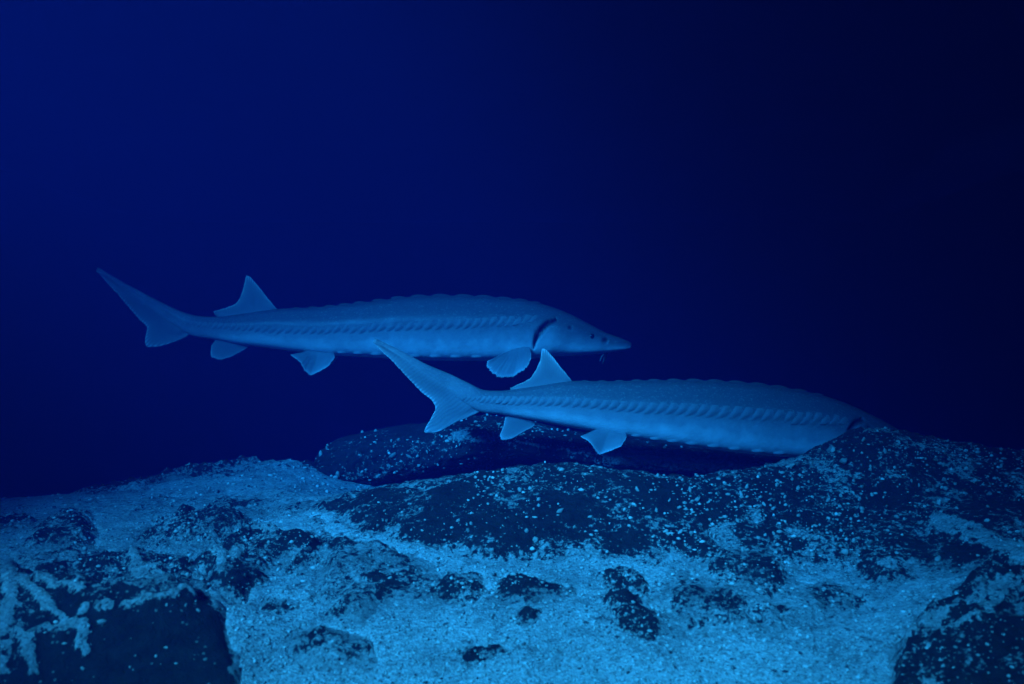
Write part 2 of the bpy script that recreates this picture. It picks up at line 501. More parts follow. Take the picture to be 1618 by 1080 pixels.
rocks += [
 dict(poly=[(515,836),(600,850),(700,885),(710,935),(630,950),(570,1000),(490,950),(500,900)],
      h=.011, amp=.034, sed=.30, label='mottled sand-caked rock shelf under the tapering end of the ridge rock'),
 dict(poly=[(1075,900),(1200,925),(1300,912),(1405,932),(1340,985),(1200,1000),(1080,1012),(1035,950)],
      h=.009, amp=.034, sed=.34, label='mottled sand-caked rock shelf at the foot of the tall outcrop'),
 dict(poly=[(150,800),(260,782),(420,770),(500,778),(480,815),(420,825),(300,800),(200,822)],
      h=.006, amp=.030, sed=.38, label='sand-caked rock shelf between the far crest and the rounded boulder'),
]
ledges = [  # crests where pale crust has settled on the big block: polyline in photo pixels, half width
 ([(33,935),(60,960),(80,990),(110,1010),(130,1020),(125,1045),(133,1057)], 8),
 ([(195,979),(230,973),(262,966),(292,955),(303,962)], 5.5), ([(45,1027),(75,1022),(105,1021)], 5),
 ([(30,1010),(45,1045),(55,1085)], 8), ([(335,945),(350,965),(371,976)], 6), ([(366,1030),(378,1050),(365,1085)], 6),
 ([(153,986),(172,980)], 8), ([(170,935),(195,942),(208,944)], 5), ([(60,930),(90,945),(130,955)], 8), ([(10,900),(15,960),(5,1080)], 12),
 ([(210,905),(225,920),(262,925)], 7), ([(130,985),(128,1000)], 5),
 ([(1478,832),(1520,850),(1562,868),(1618,896)], 13), ([(1400,985),(1440,960),(1480,935)], 5), ([(1430,1020),(1470,1000)], 5), ([(1490,1030),(1540,1010)], 5),
 ([(400,842),(430,852)], 7), ([(340,895),(352,915)], 8), ([(365,905),(378,892)], 6), ([(480,848),(505,865),(520,885)], 8),
]
bare = [[(142,1000),(200,990),(300,975),(345,985),(365,1050),(362,1150),(60,1150),(140,1100)], [(35,985),(60,1000),(95,1020),(50,1022)], [(60,1032),(118,1030),(125,1070),(70,1100)]]

def ledge_f(c, r):
    out = np.zeros(c.shape)
    for line, w in ledges:
        for (ax, ay), (bx, by) in zip(line[:-1], line[1:]):
            ex, ey = bx - ax, by - ay
            t = np.clip(((c - ax) * ex + (r - ay) * ey) / (ex * ex + ey * ey), 0, 1)
            d = np.hypot(c - ax - t * ex, r - ay - t * ey)
            out = np.maximum(out, 1 - sstep(w * 0.5, w * 1.5, d))
    return out

def relief(x, y):
    return fbm(x, y, 7.5, 5, 3, 0.52) + 0.55 * fbm(x, y, 21.0, 4, 40, 0.55, ridged=True)

def edge_noise(x, y):
    return 20 * fbm(x, y, 17.0, 6, 70, 0.64)

def grid_quads(nx, ny, keep=None):
    i = np.arange(nx * ny).reshape(ny, nx)
    q = np.stack([i[:-1, :-1], i[:-1, 1:], i[1:, 1:], i[1:, :-1]], -1).reshape(-1, 4)
    if keep is not None:
        q = q[keep.ravel()[q].any(1)]
    return q

def compact(v, q, *att):
    used = np.zeros(len(v), bool); used[q.ravel()] = True
    idx = np.cumsum(used) - 1
    return (v[used], idx[q]) + tuple(a[used] for a in att)

# ---- sand
gx = np.r_[np.linspace(X0 + .03, -1.9, 40, endpoint=False), np.arange(-1.9, 1.9, .0075), np.linspace(1.9, X1 - .03, 40)]
gy = np.r_[np.linspace(Y0 + .03, 1.2, 40, endpoint=False), np.arange(1.2, 3.3, .006), np.linspace(3.3, Y1 - .03, 50)]
GX, GY = np.meshgrid(gx, gy)
BZ = base_z(GX, GY)
vis = (GY > 1.15) & (GY < 3.4)
yy = np.where(vis, GY, 2.0)
PC, PR = to_px(GX, yy, BZ)
inrock = np.full(GX.shape, -1e9)
for rk in rocks:
    inrock = np.maximum(inrock, sdf(rk['poly'], PC, PR))
inrock = np.where(vis, inrock, -1e3)
SZ = BZ + .007 * fbm(GX, GY, 5.0, 4, 9) + .0028 * fbm(GX, GY, 34.0, 4, 12, .6) - .02 * sstep(-4, 24, inrock + edge_noise(GX, GY))
sand_v = np.c_[GX.ravel(), GY.ravel(), SZ.ravel()]
me = mesh_np('sand_ground', sand_v, grid_quads(len(gx), len(gy)))
attr(me, 'stain', sstep(-55, 0, inrock + 2.0 * edge_noise(GX, GY)).ravel())
tag(link('sand_ground', me, M_SAND), kind='structure')

# ---- rocks
hit_v, hit_f, hit_id, off = [], [], [], 0
q0 = grid_quads(len(gx), len(gy))
hit_v.append(sand_v); hit_f.append(q0); hit_id += [-1] * len(q0); off += len(sand_v)
rx_all = np.arange(-2.2, 2.35, .005)
ry_all = np.arange(1.15, 2.95, .0045)
RX, RY = np.meshgrid(rx_all, ry_all)
RB = base_z(RX, RY)
RC, RR = to_px(RX, RY, RB)
REL, EDGE = relief(RX, RY), edge_noise(RX, RY)
LEDG = ledge_f(RC + 12 * fbm(RX, RY, 26.0, 5, 301, .68), RR + 12 * fbm(RX, RY, 26.0, 5, 333, .68)) * sstep(-.55, .0, fbm(RX, RY, 30.0, 4, 360, .6) + .12)
FINE = fbm(RX, RY, 60.0, 4, 90, .6)
SEDN = fbm(RX, RY, 15.0, 5, 55, .62)
STRK = fbm(RX * .64 + RY * .77, (RX * .77 - RY * .64) * 3.6, 9.0, 4, 611, .6)
BARE = np.full(RX.shape, -1e9)
for b in bare:
    BARE = np.maximum(BARE, sdf(b, RC, RR))
BAREM = sstep(-8, 6, BARE + .4 * EDGE)
for k, rk in enumerate(rocks):
    poly = np.array(rk['poly'], float)
    lo, hi = poly.min(0) - 40, poly.max(0) + 40
    sel = (RC > lo[0]) & (RC < hi[0]) & (RR > lo[1]) & (RR < hi[1])
    d = np.full(RX.shape, -1e3)
    d[sel] = sdf(poly, RC[sel], RR[sel])
    size = min(hi[0] - lo[0] - 80, hi[1] - lo[1] - 80)
    e = d + EDGE * min(1.0, size / 60)
    keep = (d > -24)
    rise = np.where(e > 0, rk['h'] * sstep(0, min(34, .45 * size), e), np.maximum(e, -24) * .0011)
    calm = 1 - .55 * BAREM
    soft = sstep(-6, 26, e)
    z = RB + rise + rk['amp'] * (.42 * soft + .1) * REL * calm + .0030 * FINE * calm + LEDG * .009 - .004
    zf = z
    gz_y, gz_x = np.gradient(zf, ry_all, rx_all)
    nz = 1 / np.sqrt(1 + gz_x ** 2 + gz_y ** 2)
    hollow = -REL
    sed = .22 + rk['sed'] + .42 * SEDN + .10 * hollow + .25 * (nz - .85) + .42 * (1 - sstep(-4, min(26, .4 * size), e))
    if k == 2: sed = sed - .42 * SEDN + .75 * STRK
    sed = np.where(BAREM > .02, sed * (1 - BAREM) + .0 * BAREM, sed)
    sed = np.maximum(sed, LEDG * .95)
    v = np.c_[RX.ravel(), RY.ravel(), z.ravel()]
    q = grid_quads(len(rx_all), len(ry_all), keep)
    v, q, s = compact(v, q, sed.ravel())
    me = mesh_np('rock', v, q)
    attr(me, 'sediment', s)
    rk['obj'] = tag(link('rock', me, M_ROCK), rk['label'], 'rock', 'dark rocks standing out of the sand')
    hit_v.append(v); hit_f.append(q + off); hit_id += [k] * len(q); off += len(v)

# ---- the long boulder lying behind the ridge (undercut towards the viewer)
btop = [(498,752),(506,716),(530,696),(580,685),(650,676),(700,669),(770,661),(830,667),(900,688),(980,698),(1060,706),(1150,716),(1230,728),(1275,742)]
bbot = [(498,756),(506,772),(530,780),(580,776),(650,768),(700,752),(770,732),(830,732),(900,740),(980,744),(1060,748),(1150,752),(1230,754),(1275,754)]
nu, nv = 420, 96
cs = np.linspace(498, 1275, nu)
yc = 2.92
tz = -(np.interp(cs, *zip(*btop)) - 540) / F * (yc - .05)
bz = -(np.interp(cs, *zip(*bbot)) - 540) / F * (yc - .18)
ker = np.hanning(13); ker /= ker.sum()
tz = np.convolve(np.pad(tz, 6, 'edge'), ker, 'valid'); bz = np.convolve(np.pad(bz, 6, 'edge'), ker, 'valid')
endt = np.sqrt(np.clip(1 - np.abs((cs - 886) / 392) ** 6, 0.0, 1))
ph = np.linspace(-.9, math.pi + .6, nv)
BV = np.zeros((nv, nu, 3)); BS = np.zeros((nv, nu))
U = (cs - 809) / F * yc
for j, p in enumerate(ph):
    wy = .22 * endt + .01
    y = yc - wy * np.sign(np.cos(p)) * abs(math.cos(p)) ** .8
    half = (tz - bz) / 2
    mid = (tz + bz) / 2
    s = math.sin(p)
    z = mid + half * np.sign(s) * abs(s) ** .75
    if p > math.pi:                               # the back stands on the ground
        z = mid - (mid + .62) * (p - math.pi) / .6
    n = fbm(U * 1.0, np.full(nu, p * .16), 6.0, 5, 200, .52) + .5 * fbm(U, np.full(nu, p * .16), 22.0, 4, 230, .55, ridged=True)
    amp = .016 * endt * (1 if p < 2.0 else .4)
    wav = n * amp * (0.55 if abs(p - 1.57) < .35 else 1.0)
    BV[j, :, 0] = U + .01 * fbm(U, np.full(nu, p), 9.0, 3, 260)
    BV[j, :, 1] = y - wav * math.cos(p) * 1.3
    BV[j, :, 2] = z + wav * math.sin(p) * .55
    sn = fbm(U, np.full(nu, p * .16), 13.0, 5, 280, .62)
    BS[j] = .20 + .42 * sn + .5 * np.exp(-((p - .15) / .6) ** 2) * sstep(880, 960, cs) + .38 * np.exp(-((p - .15) / .12) ** 2) * sstep(735, 770, cs) * (1 - sstep(880, 930, cs)) + .05 * max(0, math.sin(p)) \
        + .5 * np.exp(-((cs - 735) / 14) ** 2) * np.exp(-((p - .55) / .3) ** 2) + .22 * np.exp(-((cs - 575) / 60) ** 2) * np.exp(-((p + .3) / .3) ** 2)
bq = grid_quads(nu, nv)
bvv = BV.reshape(-1, 3)
me = mesh_np('rock', bvv, bq)
attr(me, 'sediment', BS.ravel())
boulder = tag(link('rock', me, M_ROCK), 'long low dark boulder behind the ridge, overhung by the sturgeon tail and fins', 'rock', 'dark rocks standing out of the sand')
hit_v.append(bvv); hit_f.append(bq + off); hit_id += [len(rocks)] * len(bq); off += len(bvv)

HV = np.concatenate(hit_v); HF = np.concatenate(hit_f)
near = (HV[HF[:, 0], 1] > 1.1) & (HV[HF[:, 0], 1] < 3.4)
HFn = HF[near]; hid = np.array(hit_id)[near]
bvh = BVHTree.FromPolygons(HV.tolist(), HFn.tolist())
def cast(c, r):
    d = Vector(((c - 809) / F, 1.0, -(r - 540) / F)).normalized()
    loc, nor, idx, dist = bvh.ray_cast(Vector((0, 0, 0)), d)
    return (None, None, None) if loc is None else (loc, nor, int(hid[idx]))

# ------------------------------------------------------------------ pebbles and shell grit
def lump(seed, nseg=6, nring=4, rough=.22):
    r_ = random.Random(seed)
    v = [(0, 0, 1)]
    for i in range(1, nring):
        a = math.pi * i / nring
        for j in range(nseg):
            b = 2 * math.pi * (j + .5 * (i % 2)) / nseg
            v.append((math.sin(a) * math.cos(b), math.sin(a) * math.sin(b), math.cos(a)))
    v.append((0, 0, -1))
    v = [tuple(x * (1 + r_.uniform(-rough, rough)) for x in p) for p in v]
    f = [(0, 1 + j, 1 + (j + 1) % nseg) for j in range(nseg)]
    for i in range(nring - 2):
        for j in range(nseg):
            a, b = 1 + i * nseg + j, 1 + i * nseg + (j + 1) % nseg
            f += [(a, a + nseg, b + nseg), (a, b + nseg, b)]
    o = 1 + (nring - 2) * nseg
    f += [(o + j, len(v) - 1, o + (j + 1) % nseg) for j in range(nseg)]
    return np.array(v), np.array(f)
peb_meshes = [mesh_np('pebble', *lump(s, rough=.36)) for s in range(12)]
for m_ in peb_meshes: m_.materials.append(M_PEB)

traced = [(740,839,7),(777,870,9),(824,874,9),(846,854,10),(847,878,10),(885,809,10),(832,760,9),(822,775,8),(838,772,7),(622,719,9),(647,721,7),(588,713,6),(535,748,8),(531,753,7),(645,778,7),(598,831,8),(610,823,6),
 (832,839,7),(908,833,7),(932,817,7),(631,695,6),(767,664,8),(675,713,5),(714,668,5),(1073,802,8),(1052,840,7),(1313,711,13),(1333,729,14),(1398,713,9),(1500,727,8),(1522,736,8),(1349,760,6),(1101,791,10),(1197,809,9),(1207,797,8),
 (1250,736,10),(1180,770,8),(1276,837,8),(1335,872,11),(1362,805,9),(1417,817,8),(1466,776,7),(1494,772,7),(1559,823,9),(1512,803,6),(1455,827,9),(1321,860,7),(1329,839,7),(1349,854,8),(1284,876,8),(1262,815,7),(1223,843,6),
 (1313,776,7),(1260,772,7),(1244,807,5),(1327,801,7),(1482,884,10),(1529,954,8),(1553,951,9),(1545,974,8),(1496,966,9),(1520,1006,9),(1226,870,6),(1090,700+75,7),(1075,841,8),(1092,842,7),(1116,842,7),(1240,785,6),(1400,800,6),(1440,760,6),(1540,760,7),
 (161,983,11),(131,1056,7),(128,1004,6),(313,965,6),(325,1042,7),(309,950,4),(120,842,6),(75,815,5),(82,845,6),(60,830,5),(95,870,7),(60,905,6),(122,915,6),(130,922,6),(360,945,5),(732,944,6),(717,940,5),(735,928,4),(960,914,6),(1001,966,6),(985,908,5)]
spots = list(traced)
rp = random.Random(5)
areas = [((500,690,760,750),16),((560,770,1080,880),24),((1080,760,1420,900),70),((1300,690,1618,830),42),((1420,900,1618,1080),14),((220,810,520,920),26),((10,890,340,960),22),((900,700,1250,745),8),((60,810,150,870),5)]
for (a, b, c, d), n in areas:
    for _ in range(n):
        spots.append((rp.uniform(a, c), rp.uniform(b, d), 3.6 + 5.0 * rp.random() ** 2.2))
GROUPS = {}
placed = 0
def pebble(c, r, s):
    global placed
    loc, nor, idn = cast(c, r)
    if loc is None or idn is None: return
    if idn < 0 and s < 6: return
    rad = s * .5 * loc.y / F
    o = bpy.data.objects.new('pebble', peb_meshes[placed % 12]); COL.objects.link(o)
    o.location = loc + nor * rad * .25
    o.rotation_euler = (rp.uniform(0, 6), rp.uniform(0, 6), rp.uniform(0, 6))
    o.scale = (rad * rp.uniform(1.0, 1.75), rad * rp.uniform(.7, 1.15), rad * rp.uniform(.55, .95))
    if idn < 0: nm, g = 'pale pebble lying on the sand at the edge of a rock', 'pebbles on the sand'
    elif idn == len(rocks): nm, g = 'pale pebble lodged on the long boulder behind the ridge', 'pebbles on the long boulder'
    elif idn == 0: nm, g = 'pale pebble lodged on the long speckled ridge rock', 'pebbles on the ridge rock'
    elif idn == 1: nm, g = 'pale pebble lodged on the tall rock outcrop hiding the fish head', 'pebbles on the tall outcrop'
    elif idn == 2: nm, g = 'pale pebble lodged on the streaky crusted rock below the outcrop', 'pebbles on the streaky rock'
    elif idn == 3: nm, g = 'pale pebble lodged on the rounded boulder ringed by sand', 'pebbles on the rounded boulder'
    elif idn == 4: nm, g = 'pale pebble lodged on the jagged rock beside the rounded boulder', 'pebbles on the jagged rock'
    elif idn == 5: nm, g = 'pale pebble lodged on the big crusted dark block', 'pebbles on the crusted block'
    else: nm, g = 'pale pebble lodged on a small rock half buried in sand', 'pebbles on the half-buried rocks'
    if idn in (0, 1):
        part = ('near the crest of' if loc.z > (-.34 if idn == 0 else -.28) else 'at the sandy foot of' if loc.z < -.39 else 'halfway down')
        nm, g = nm.replace('lodged on', 'lodged ' + part), g.replace('on', part, 1)
    if s >= 13: nm, g = 'largest pale chunk on the crest of the tall outcrop beside the fish', 'pale chunks on the outcrop crest'
    tag(o, nm, 'pebble', g)
    placed += 1
for s in spots: pebble(*s)

def grit(name, label, samples, kind='stuff'):
    protos = [lump(100 + k, 5, 3, .38) for k in range(10)]
    V, Fc, T, o = [], [], [], 0
    for c, r, s, tone, dens in samples:
        loc, nor, idn = cast(c, r)
        if loc is None: continue
        if dens is not None and (idn < 0) != dens: continue
        if idn == 5 and rp.random() < .93: continue
        pv, pf = protos[rp.randrange(10)]
        rad = s * .5 * loc.y / F
        a = rp.uniform(0, 6.28); ca, sa = math.cos(a), math.sin(a)
        q = pv * np.array([rad * rp.uniform(.9, 1.9), rad * rp.uniform(.6, 1.0), rad * rp.uniform(.6, .9)])
        q = np.c_[q[:, 0] * ca - q[:, 1] * sa, q[:, 0] * sa + q[:, 1] * ca, q[:, 2]] + np.array(loc + nor * rad * .3)
        V.append(q); Fc.append(pf + o); T += [tone] * len(q); o += len(q)
    me = mesh_np(name, np.concatenate(V), np.concatenate(Fc))
    attr(me, 'tone', T)
    return tag(link(name, me, M_GRIT), label, 'gravel', kind=kind)
S = []
for _ in range(15000):                         # on the open sand
    r = 1095 - 360 * rp.random() ** 1.5
    S.append((rp.uniform(-60, 1690), r, 2.2 + 4.6 * rp.random() ** 3, rp.random(), True))
grit('sand_gravel', 'loose pale and dark shell grit strewn over the sand', S)
S = []
for _ in range(15000):                          # in the pores of the rocks
    c, r = rp.uniform(-40, 1680), rp.uniform(655, 1090)
    k = vnoise(np.array([c / 70.]), np.array([r / 45.]), 5)[0]
    if k < rp.uniform(-.6, .8): continue
    if 520 < c < 1060 and 765 < r < 885 and rp.random() < .6: continue
    if c > 1400 and r > 900 and rp.random() < .5: continue
    S.append((c, r, 1.8 + 5.0 * rp.random() ** 3, .12 + .88 * rp.random() ** 1.4, False))
grit('rock_gravel', 'fine pale grit caught in the pores of the dark rocks', S)

# ------------------------------------------------------------------ sturgeons
def hermite(ts, vals, t):
    """smooth monotone-ish interpolation of rows of vals"""
    vals = np.asarray(vals, float); ts = np.asarray(ts, float)
    d = np.gradient(vals, ts, axis=0)
    i = np.clip(np.searchsorted(ts, t, 'right') - 1, 0, len(ts) - 2)
    h = (ts[i + 1] - ts[i]); u = ((t - ts[i]) / h)[:, None]; h = h[:, None]
    return vals[i] * (2*u**3 - 3*u**2 + 1) + d[i] * h * (u**3 - 2*u**2 + u) + vals[i+1] * (-2*u**3 + 3*u**2) + d[i+1] * h * (u**3 - u**2)

def scute_mesh(name, kind):
    """low keeled bony plate, about one unit long, lying in its local XY plane"""
    n = 9
    V, Fq = [], []
    for j in range(n):
        for i in range(n):
            u, v = i / (n - 1) * 2 - 1, j / (n - 1) * 2 - 1
            if kind == 'lateral':
                x = .5 * u * (1 - .5 * abs(v)) - .22 * v * v + .32 * v
                y = .95 * v
                z = .27 * (1 - u * u) ** 1.3 * (1 - v * v) ** 1.4 * (1 - .45 * u) - .035 - .05 * v * v
            else:
                w = math.sqrt(max(0, 1 - .75 * u * u))
                x = .5 * u
                y = .32 * v * w
                z = (.26 * (1 - abs(v)) ** .8 * max(0, (1 - u * u)) ** .7 * (1 - .35 * u) if abs(u) < 1 and abs(v) < 1 else 0.0) - .06
            V.append((x, y, z))
    me = mesh_np(name, V, grid_quads(n, n))
    me.materials.append(M_SKIN)
    attr(me, 'shade', np.full(len(V), {'lateral': .53, 'dorsal': .8, 'ventral': .12}[kind]))
    attr(me, 'dark', np.zeros(len(V)))
    return me
LAT, DOR, VEN = scute_mesh('lateral_scute', 'lateral'), scute_mesh('dorsal_scute', 'dorsal'), scute_mesh('ventral_scute', 'ventral')

def make_sturgeon(spec):
    yf = spec['y']
    pairs = np.array([(a[0], a[1], b[0], b[1]) for a, b in spec['pairs']], float)
    cx = (pairs[:, 0] + pairs[:, 2]) / 2
    seg = np.r_[0, np.cumsum(np.hypot(np.diff(cx), np.diff((pairs[:, 1] + pairs[:, 3]) / 2)))]
    half = np.array(spec['half'], float)
    flat = np.array(spec['flat'], float)
    dat = np.c_[pairs, half, flat]
    L = seg[-1]
    def depth(c):                               # the gentle side to side bend of a swimming fish
        u = (c - cx[0]) / (cx[-1] - cx[0])
        return yf + spec['bend'](u)
    def rings(t):
        d = hermite(seg, dat, np.asarray(t, float))
        c = (d[:, 0] + d[:, 2]) / 2
        y = depth(c)
        T = np.c_[(d[:, 0] - 809) / F * y, y, -(d[:, 1] - 540) / F * y]
        B = np.c_[(d[:, 2] - 809) / F * y, y, -(d[:, 3] - 540) / F * y]
        C = (T + B) / 2; V = (T - B) / 2
        tg = np.gradient(C, axis=0) if len(C) > 2 else None
        return C, V, np.maximum(d[:, 4], .6) * y / F, d[:, 5], c, tg, d
    nr, na = 420, 72
    tt = L * np.linspace(0, 1, nr) ** .92
    C, V, W, FL, cc, tg, D = rings(tt)
    tg /= np.linalg.norm(tg, axis=1)[:, None]
    Wd = np.cross(tg, V); Wd /= np.linalg.norm(Wd, axis=1)[:, None]
    Wd[Wd[:, 1] > 0] *= -1                       # towards the viewer
    th = np.linspace(0, 2 * math.pi, na, endpoint=False)
    sn, cn = np.sin(th), np.cos(th)
    # rounded five-sided section: keeled back, shoulders along the flank rows, flat belly
    pw = 2 / (2.0 + .9 * FL[:, None] * (sn < 0)[None, :] + .15)
    zz = np.sign(sn) * np.abs(sn) ** pw
    ww = np.sign(cn) * np.abs(cn) ** pw
    keel = 1 + .05 * np.exp(-((sn - .22) / .2) ** 2)
    keel2 = 1 - .10 * np.exp(-((sn - .66) / .2) ** 2)
    ww = ww * (keel * keel2)[None, :]
    pos = C[:, None, :] + V[:, None, :] * zz[..., None] + Wd[:, None, :] * (W[:, None] * ww)[..., None]
    shade = np.tile(((zz + 1) / 2).mean(0), (nr, 1)) * 0 + (zz + 1) / 2
    if 'shade_shift' in spec: shade = shade + spec['shade_shift']
    tl = (1 - sstep(seg[4], seg[7], tt))[:, None]      # the tail lobe is grey all round
    shade = shade * (1 - tl) + tl * (.50 + .12 * zz)
    dark = np.zeros((nr, na))
    pc, pr = 809 + pos[..., 0] / pos[..., 1] * F, 540 - pos[..., 2] / pos[..., 1] * F
    nrm = Wd[:, None, :] * np.sign(cn)[None, :, None]
    side = np.abs(cn)[None, :]
    pxm = yf / F
    def line_d(line):
        out = np.full(pc.shape, 1e9)
        for (ax, ay), (bx, by) in zip(line[:-1], line[1:]):
            ex, ey = bx - ax, by - ay
            t = np.clip(((pc - ax) * ex + (pr - ay) * ey) / (ex * ex + ey * ey), 0, 1)
            out = np.minimum(out, np.hypot(pc - ax - t * ex, pr - ay - t * ey))
        return out
    push = np.zeros((nr, na))
    if 'gill' in spec:
        ga = np.array(spec['gill'])
        d = line_d(spec['gill']) / np.clip(1.15 - ((pr - ga[:, 1].mean() + 4) / (np.ptp(ga[:, 1]) * .56)) ** 2, .3, 1)
        g = 1 - sstep(1.5, 5.5, d)
        push -= 9 * pxm * g
        dark = np.maximum(dark, 1 - sstep(2.6, 4.6, d))
        # gill cover swells in front of the opening
        gc = np.array(spec['gill']).mean(0)
        push += 5 * pxm * np.exp(-(((pc - gc[0] - 22) / 20) ** 2 + ((pr - gc[1] - 12) / 20) ** 2))
    for (px_, py_, rad, dep, dk) in spec.get('pits', []):
        d = np.hypot(pc - px_, (pr - py_) * 1.2)
        g = 1 - sstep(rad * .4, rad * 1.25, d)
        push -= dep * pxm * g
        dark = np.maximum(dark, dk * (1 - sstep(rad * .5, rad * 1.1, d)))
    pos = pos + nrm * (push * side)[..., None]
    ctr = Vector(C[int(nr * .55)])
    root = bpy.data.objects.new('sturgeon', None); COL.objects.link(root)
    root.location = ctr; root.empty_display_size = .1
    ca = np.array(ctr)
    vv = pos.reshape(-1, 3) - ca
    i = np.arange(nr * na).reshape(nr, na)
    q = np.stack([i[:-1, :], np.roll(i, -1, 1)[:-1, :], np.roll(i, -1, 1)[1:, :], i[1:, :]], -1).reshape(-1, 4)
    vv = np.r_[vv, [C[0] - ca], [C[-1] - ca]]
    me_faces = [tuple(f) for f in q.tolist()]
    n0 = nr * na
    me_faces += [(n0, (j + 1) % na, j) for j in range(na)] + [(n0 + 1, i[-1, j], i[-1, (j + 1) % na]) for j in range(na)]
    me = bpy.data.meshes.new('body'); me.from_pydata(vv.tolist(), [], me_faces); me.update()
    me.polygons.foreach_set('use_smooth', np.ones(len(me.polygons), bool))
    attr(me, 'shade', np.r_[shade.ravel(), .5, .5]); attr(me, 'dark', np.r_[dark.ravel(), 0, 0])
    link('body', me, M_SKIN, root)

    bvb = BVHTree.FromPolygons((vv + ca).tolist(), [f for f in me_faces])
    def on_skin(c, r, from_y=-1):
        d = Vector(((c - 809) / F, 1, -(r - 540) / F)).normalized()
        if from_y >= 0: d = -d
        loc, nor, idx, dist = bvb.ray_cast(Vector((0, 0, 0)) if from_y < 0 else -d * (yf + 1.0) * 1.2, d)
        if loc is not None and nor.dot(d) > 0: nor = -nor
        return loc, nor, idx, dist
    def place(mesh, name, loc, tang, nor, sx, sy, sz):
        z = nor.normalized(); x = (tang - z * tang.dot(z)).normalized(); y = z.cross(x)
        m = Matrix((x * sx, y * sy, z * sz)).transposed().to_4x4()
        m.translation = loc - ctr
        o = bpy.data.objects.new(name, mesh); COL.objects.link(o); o.parent = root
        o.matrix_local = m
        return o
    tang = Vector(tg[int(nr * .6)])
    rr = random.Random(spec['seed'])
    # flank scutes, both sides
    lc, lr = np.array(spec['lateral'], float).T
    c = lc[0]
    while c < lc[-1]:
        r = float(np.interp(c, lc, lr))
        f = (c - lc[0]) / (lc[-1] - lc[0])
        hh = float(np.interp(f, [0, .08, .25, .7, 1], spec['lat_size']))
        for far in (-1, 1):
            loc, nor, idx, _ = on_skin(c, r + rr.uniform(-.7, .7), far)
            if loc is None: continue
            s = hh * pxm
            o = place(LAT, 'lateral_scute', loc - nor * pxm * (.2 + .3 * float(sstep(.72, .9, f))), tang, nor, s * .95, s * (1 if far < 0 else -1) * .58, s * .36)
        c += hh * float(np.interp(f, [0, .2, 1], [.88, .86, .86])) * rr.uniform(.92, 1.08)
    # scutes along the back
    for (px_, sz) in spec['dorsal']:
        k = int(np.argmin(np.abs(cc - px_) + (np.abs(pc[:, na // 4] - px_))))
        top = Vector(C[k] + V[k])
        tg_ = Vector(tg[k])
        place(DOR, 'dorsal_scute', top - Vector(V[k]).normalized() * .5 * pxm, Vector((pos[min(k + 3, nr - 1), na // 4] - pos[max(k - 3, 0), na // 4])), Vector(V[k]), sz * pxm, sz * pxm * .8, sz * pxm * .48)
    for (px_, sz) in spec['ventral']:
        k = int(np.argmin(np.abs(cc - px_)))
        for a in (-1.0, math.pi + 1.0):
            j = int(round((a % (2 * math.pi)) / (2 * math.pi) * na)) % na
            p_ = Vector(pos[k, j]); n_ = (Vector(pos[k, j]) - Vector(C[k]))
            place(VEN, 'ventral_scute', p_, tang, n_, sz * pxm, sz * pxm * .8, sz * pxm * .35)

    # fins: grid ruled from the base line to the free edge
    def fin(name, base, outer, us=None, off0=0.0, off1=0.0, mirror=False, n=46, m=20, th0=4.0, th1=.9, wav=.0, rag=.8, bulge=0.0):
        base, outer = np.array(base, float), np.array(outer, float)
        bl = np.r_[0, np.cumsum(np.hypot(*np.diff(base, axis=0).T))]; bl /= bl[-1]
        if us is None:
            us = np.r_[0, np.cumsum(np.hypot(*np.diff(outer, axis=0).T))]; us = us / us[-1]
        u = np.linspace(0, 1, n)
        bp = np.c_[np.interp(u, bl, base[:, 0]), np.interp(u, bl, base[:, 1])]
        op = hermite(np.array(us, float), outer, u) * .35 + .65 * np.c_[np.interp(u, us, outer[:, 0]), np.interp(u, us, outer[:, 1])]
        dvec = op - bp; ln = np.linalg.norm(dvec, axis=1)[:, None] + 1e-6
        jag = np.array([rr.uniform(-1, 1) for _ in range(n)])[:, None]
        op = op + dvec / ln * jag * rag
        grid = np.zeros((2, m, n, 3))
        for j in range(m):
            v = j / (m - 1)
            p = bp * (1 - v) + op * v
            yb = depth(bp[:, 0]); 
            y = depth(p[:, 0]) * 1.0 + (off0 * (1 - v) + off1 * v) + bulge * math.sin(math.pi * v)
            y = y + wav * np.sin(u * 9 + v * 3) * v
            if mirror:
                y = 2 * depth(p[:, 0]) - y
            tt_ = (th0 * (1 - v) ** 1.3 + th1) * pxm * .5
            px3 = np.c_[(p[:, 0] - 809) / F * depth(p[:, 0]), y, -(p[:, 1] - 540) / F * depth(p[:, 0])] if mirror else np.c_[(p[:, 0] - 809) / F * y, y, -(p[:, 1] - 540) / F * y]
            edge = np.clip(np.minimum(u, 1 - u) * 14, .25, 1)
            grid[0, j] = px3 - np.array([0, 1, 0]) * (tt_ * edge)[:, None]
            grid[1, j] = px3 + np.array([0, 1, 0]) * (tt_ * edge)[:, None]
        idx = np.arange(2 * m * n).reshape(2, m, n)
        fs = []
        a = idx[0]; fs += np.stack([a[:-1, :-1], a[:-1, 1:], a[1:, 1:], a[1:, :-1]], -1).reshape(-1, 4).tolist()
        b = idx[1]; fs += np.stack([b[:-1, :-1], b[1:, :-1], b[1:, 1:], b[:-1, 1:]], -1).reshape(-1, 4).tolist()
        rim = list(a[0, :]) + list(a[1:, -1]) + list(a[-1, -2::-1]) + list(a[-2:0:-1, 0])
        rim2 = list(b[0, :]) + list(b[1:, -1]) + list(b[-1, -2::-1]) + list(b[-2:0:-1, 0])
        for k in range(len(rim)):
            k2 = (k + 1) % len(rim)
            fs.append([rim[k2], rim[k], rim2[k], rim2[k2]])
        fm = bpy.data.meshes.new(name)
        fm.from_pydata((grid.reshape(-1, 3) - ca).tolist(), [], [[int(x) for x in f] for f in fs]); fm.update()
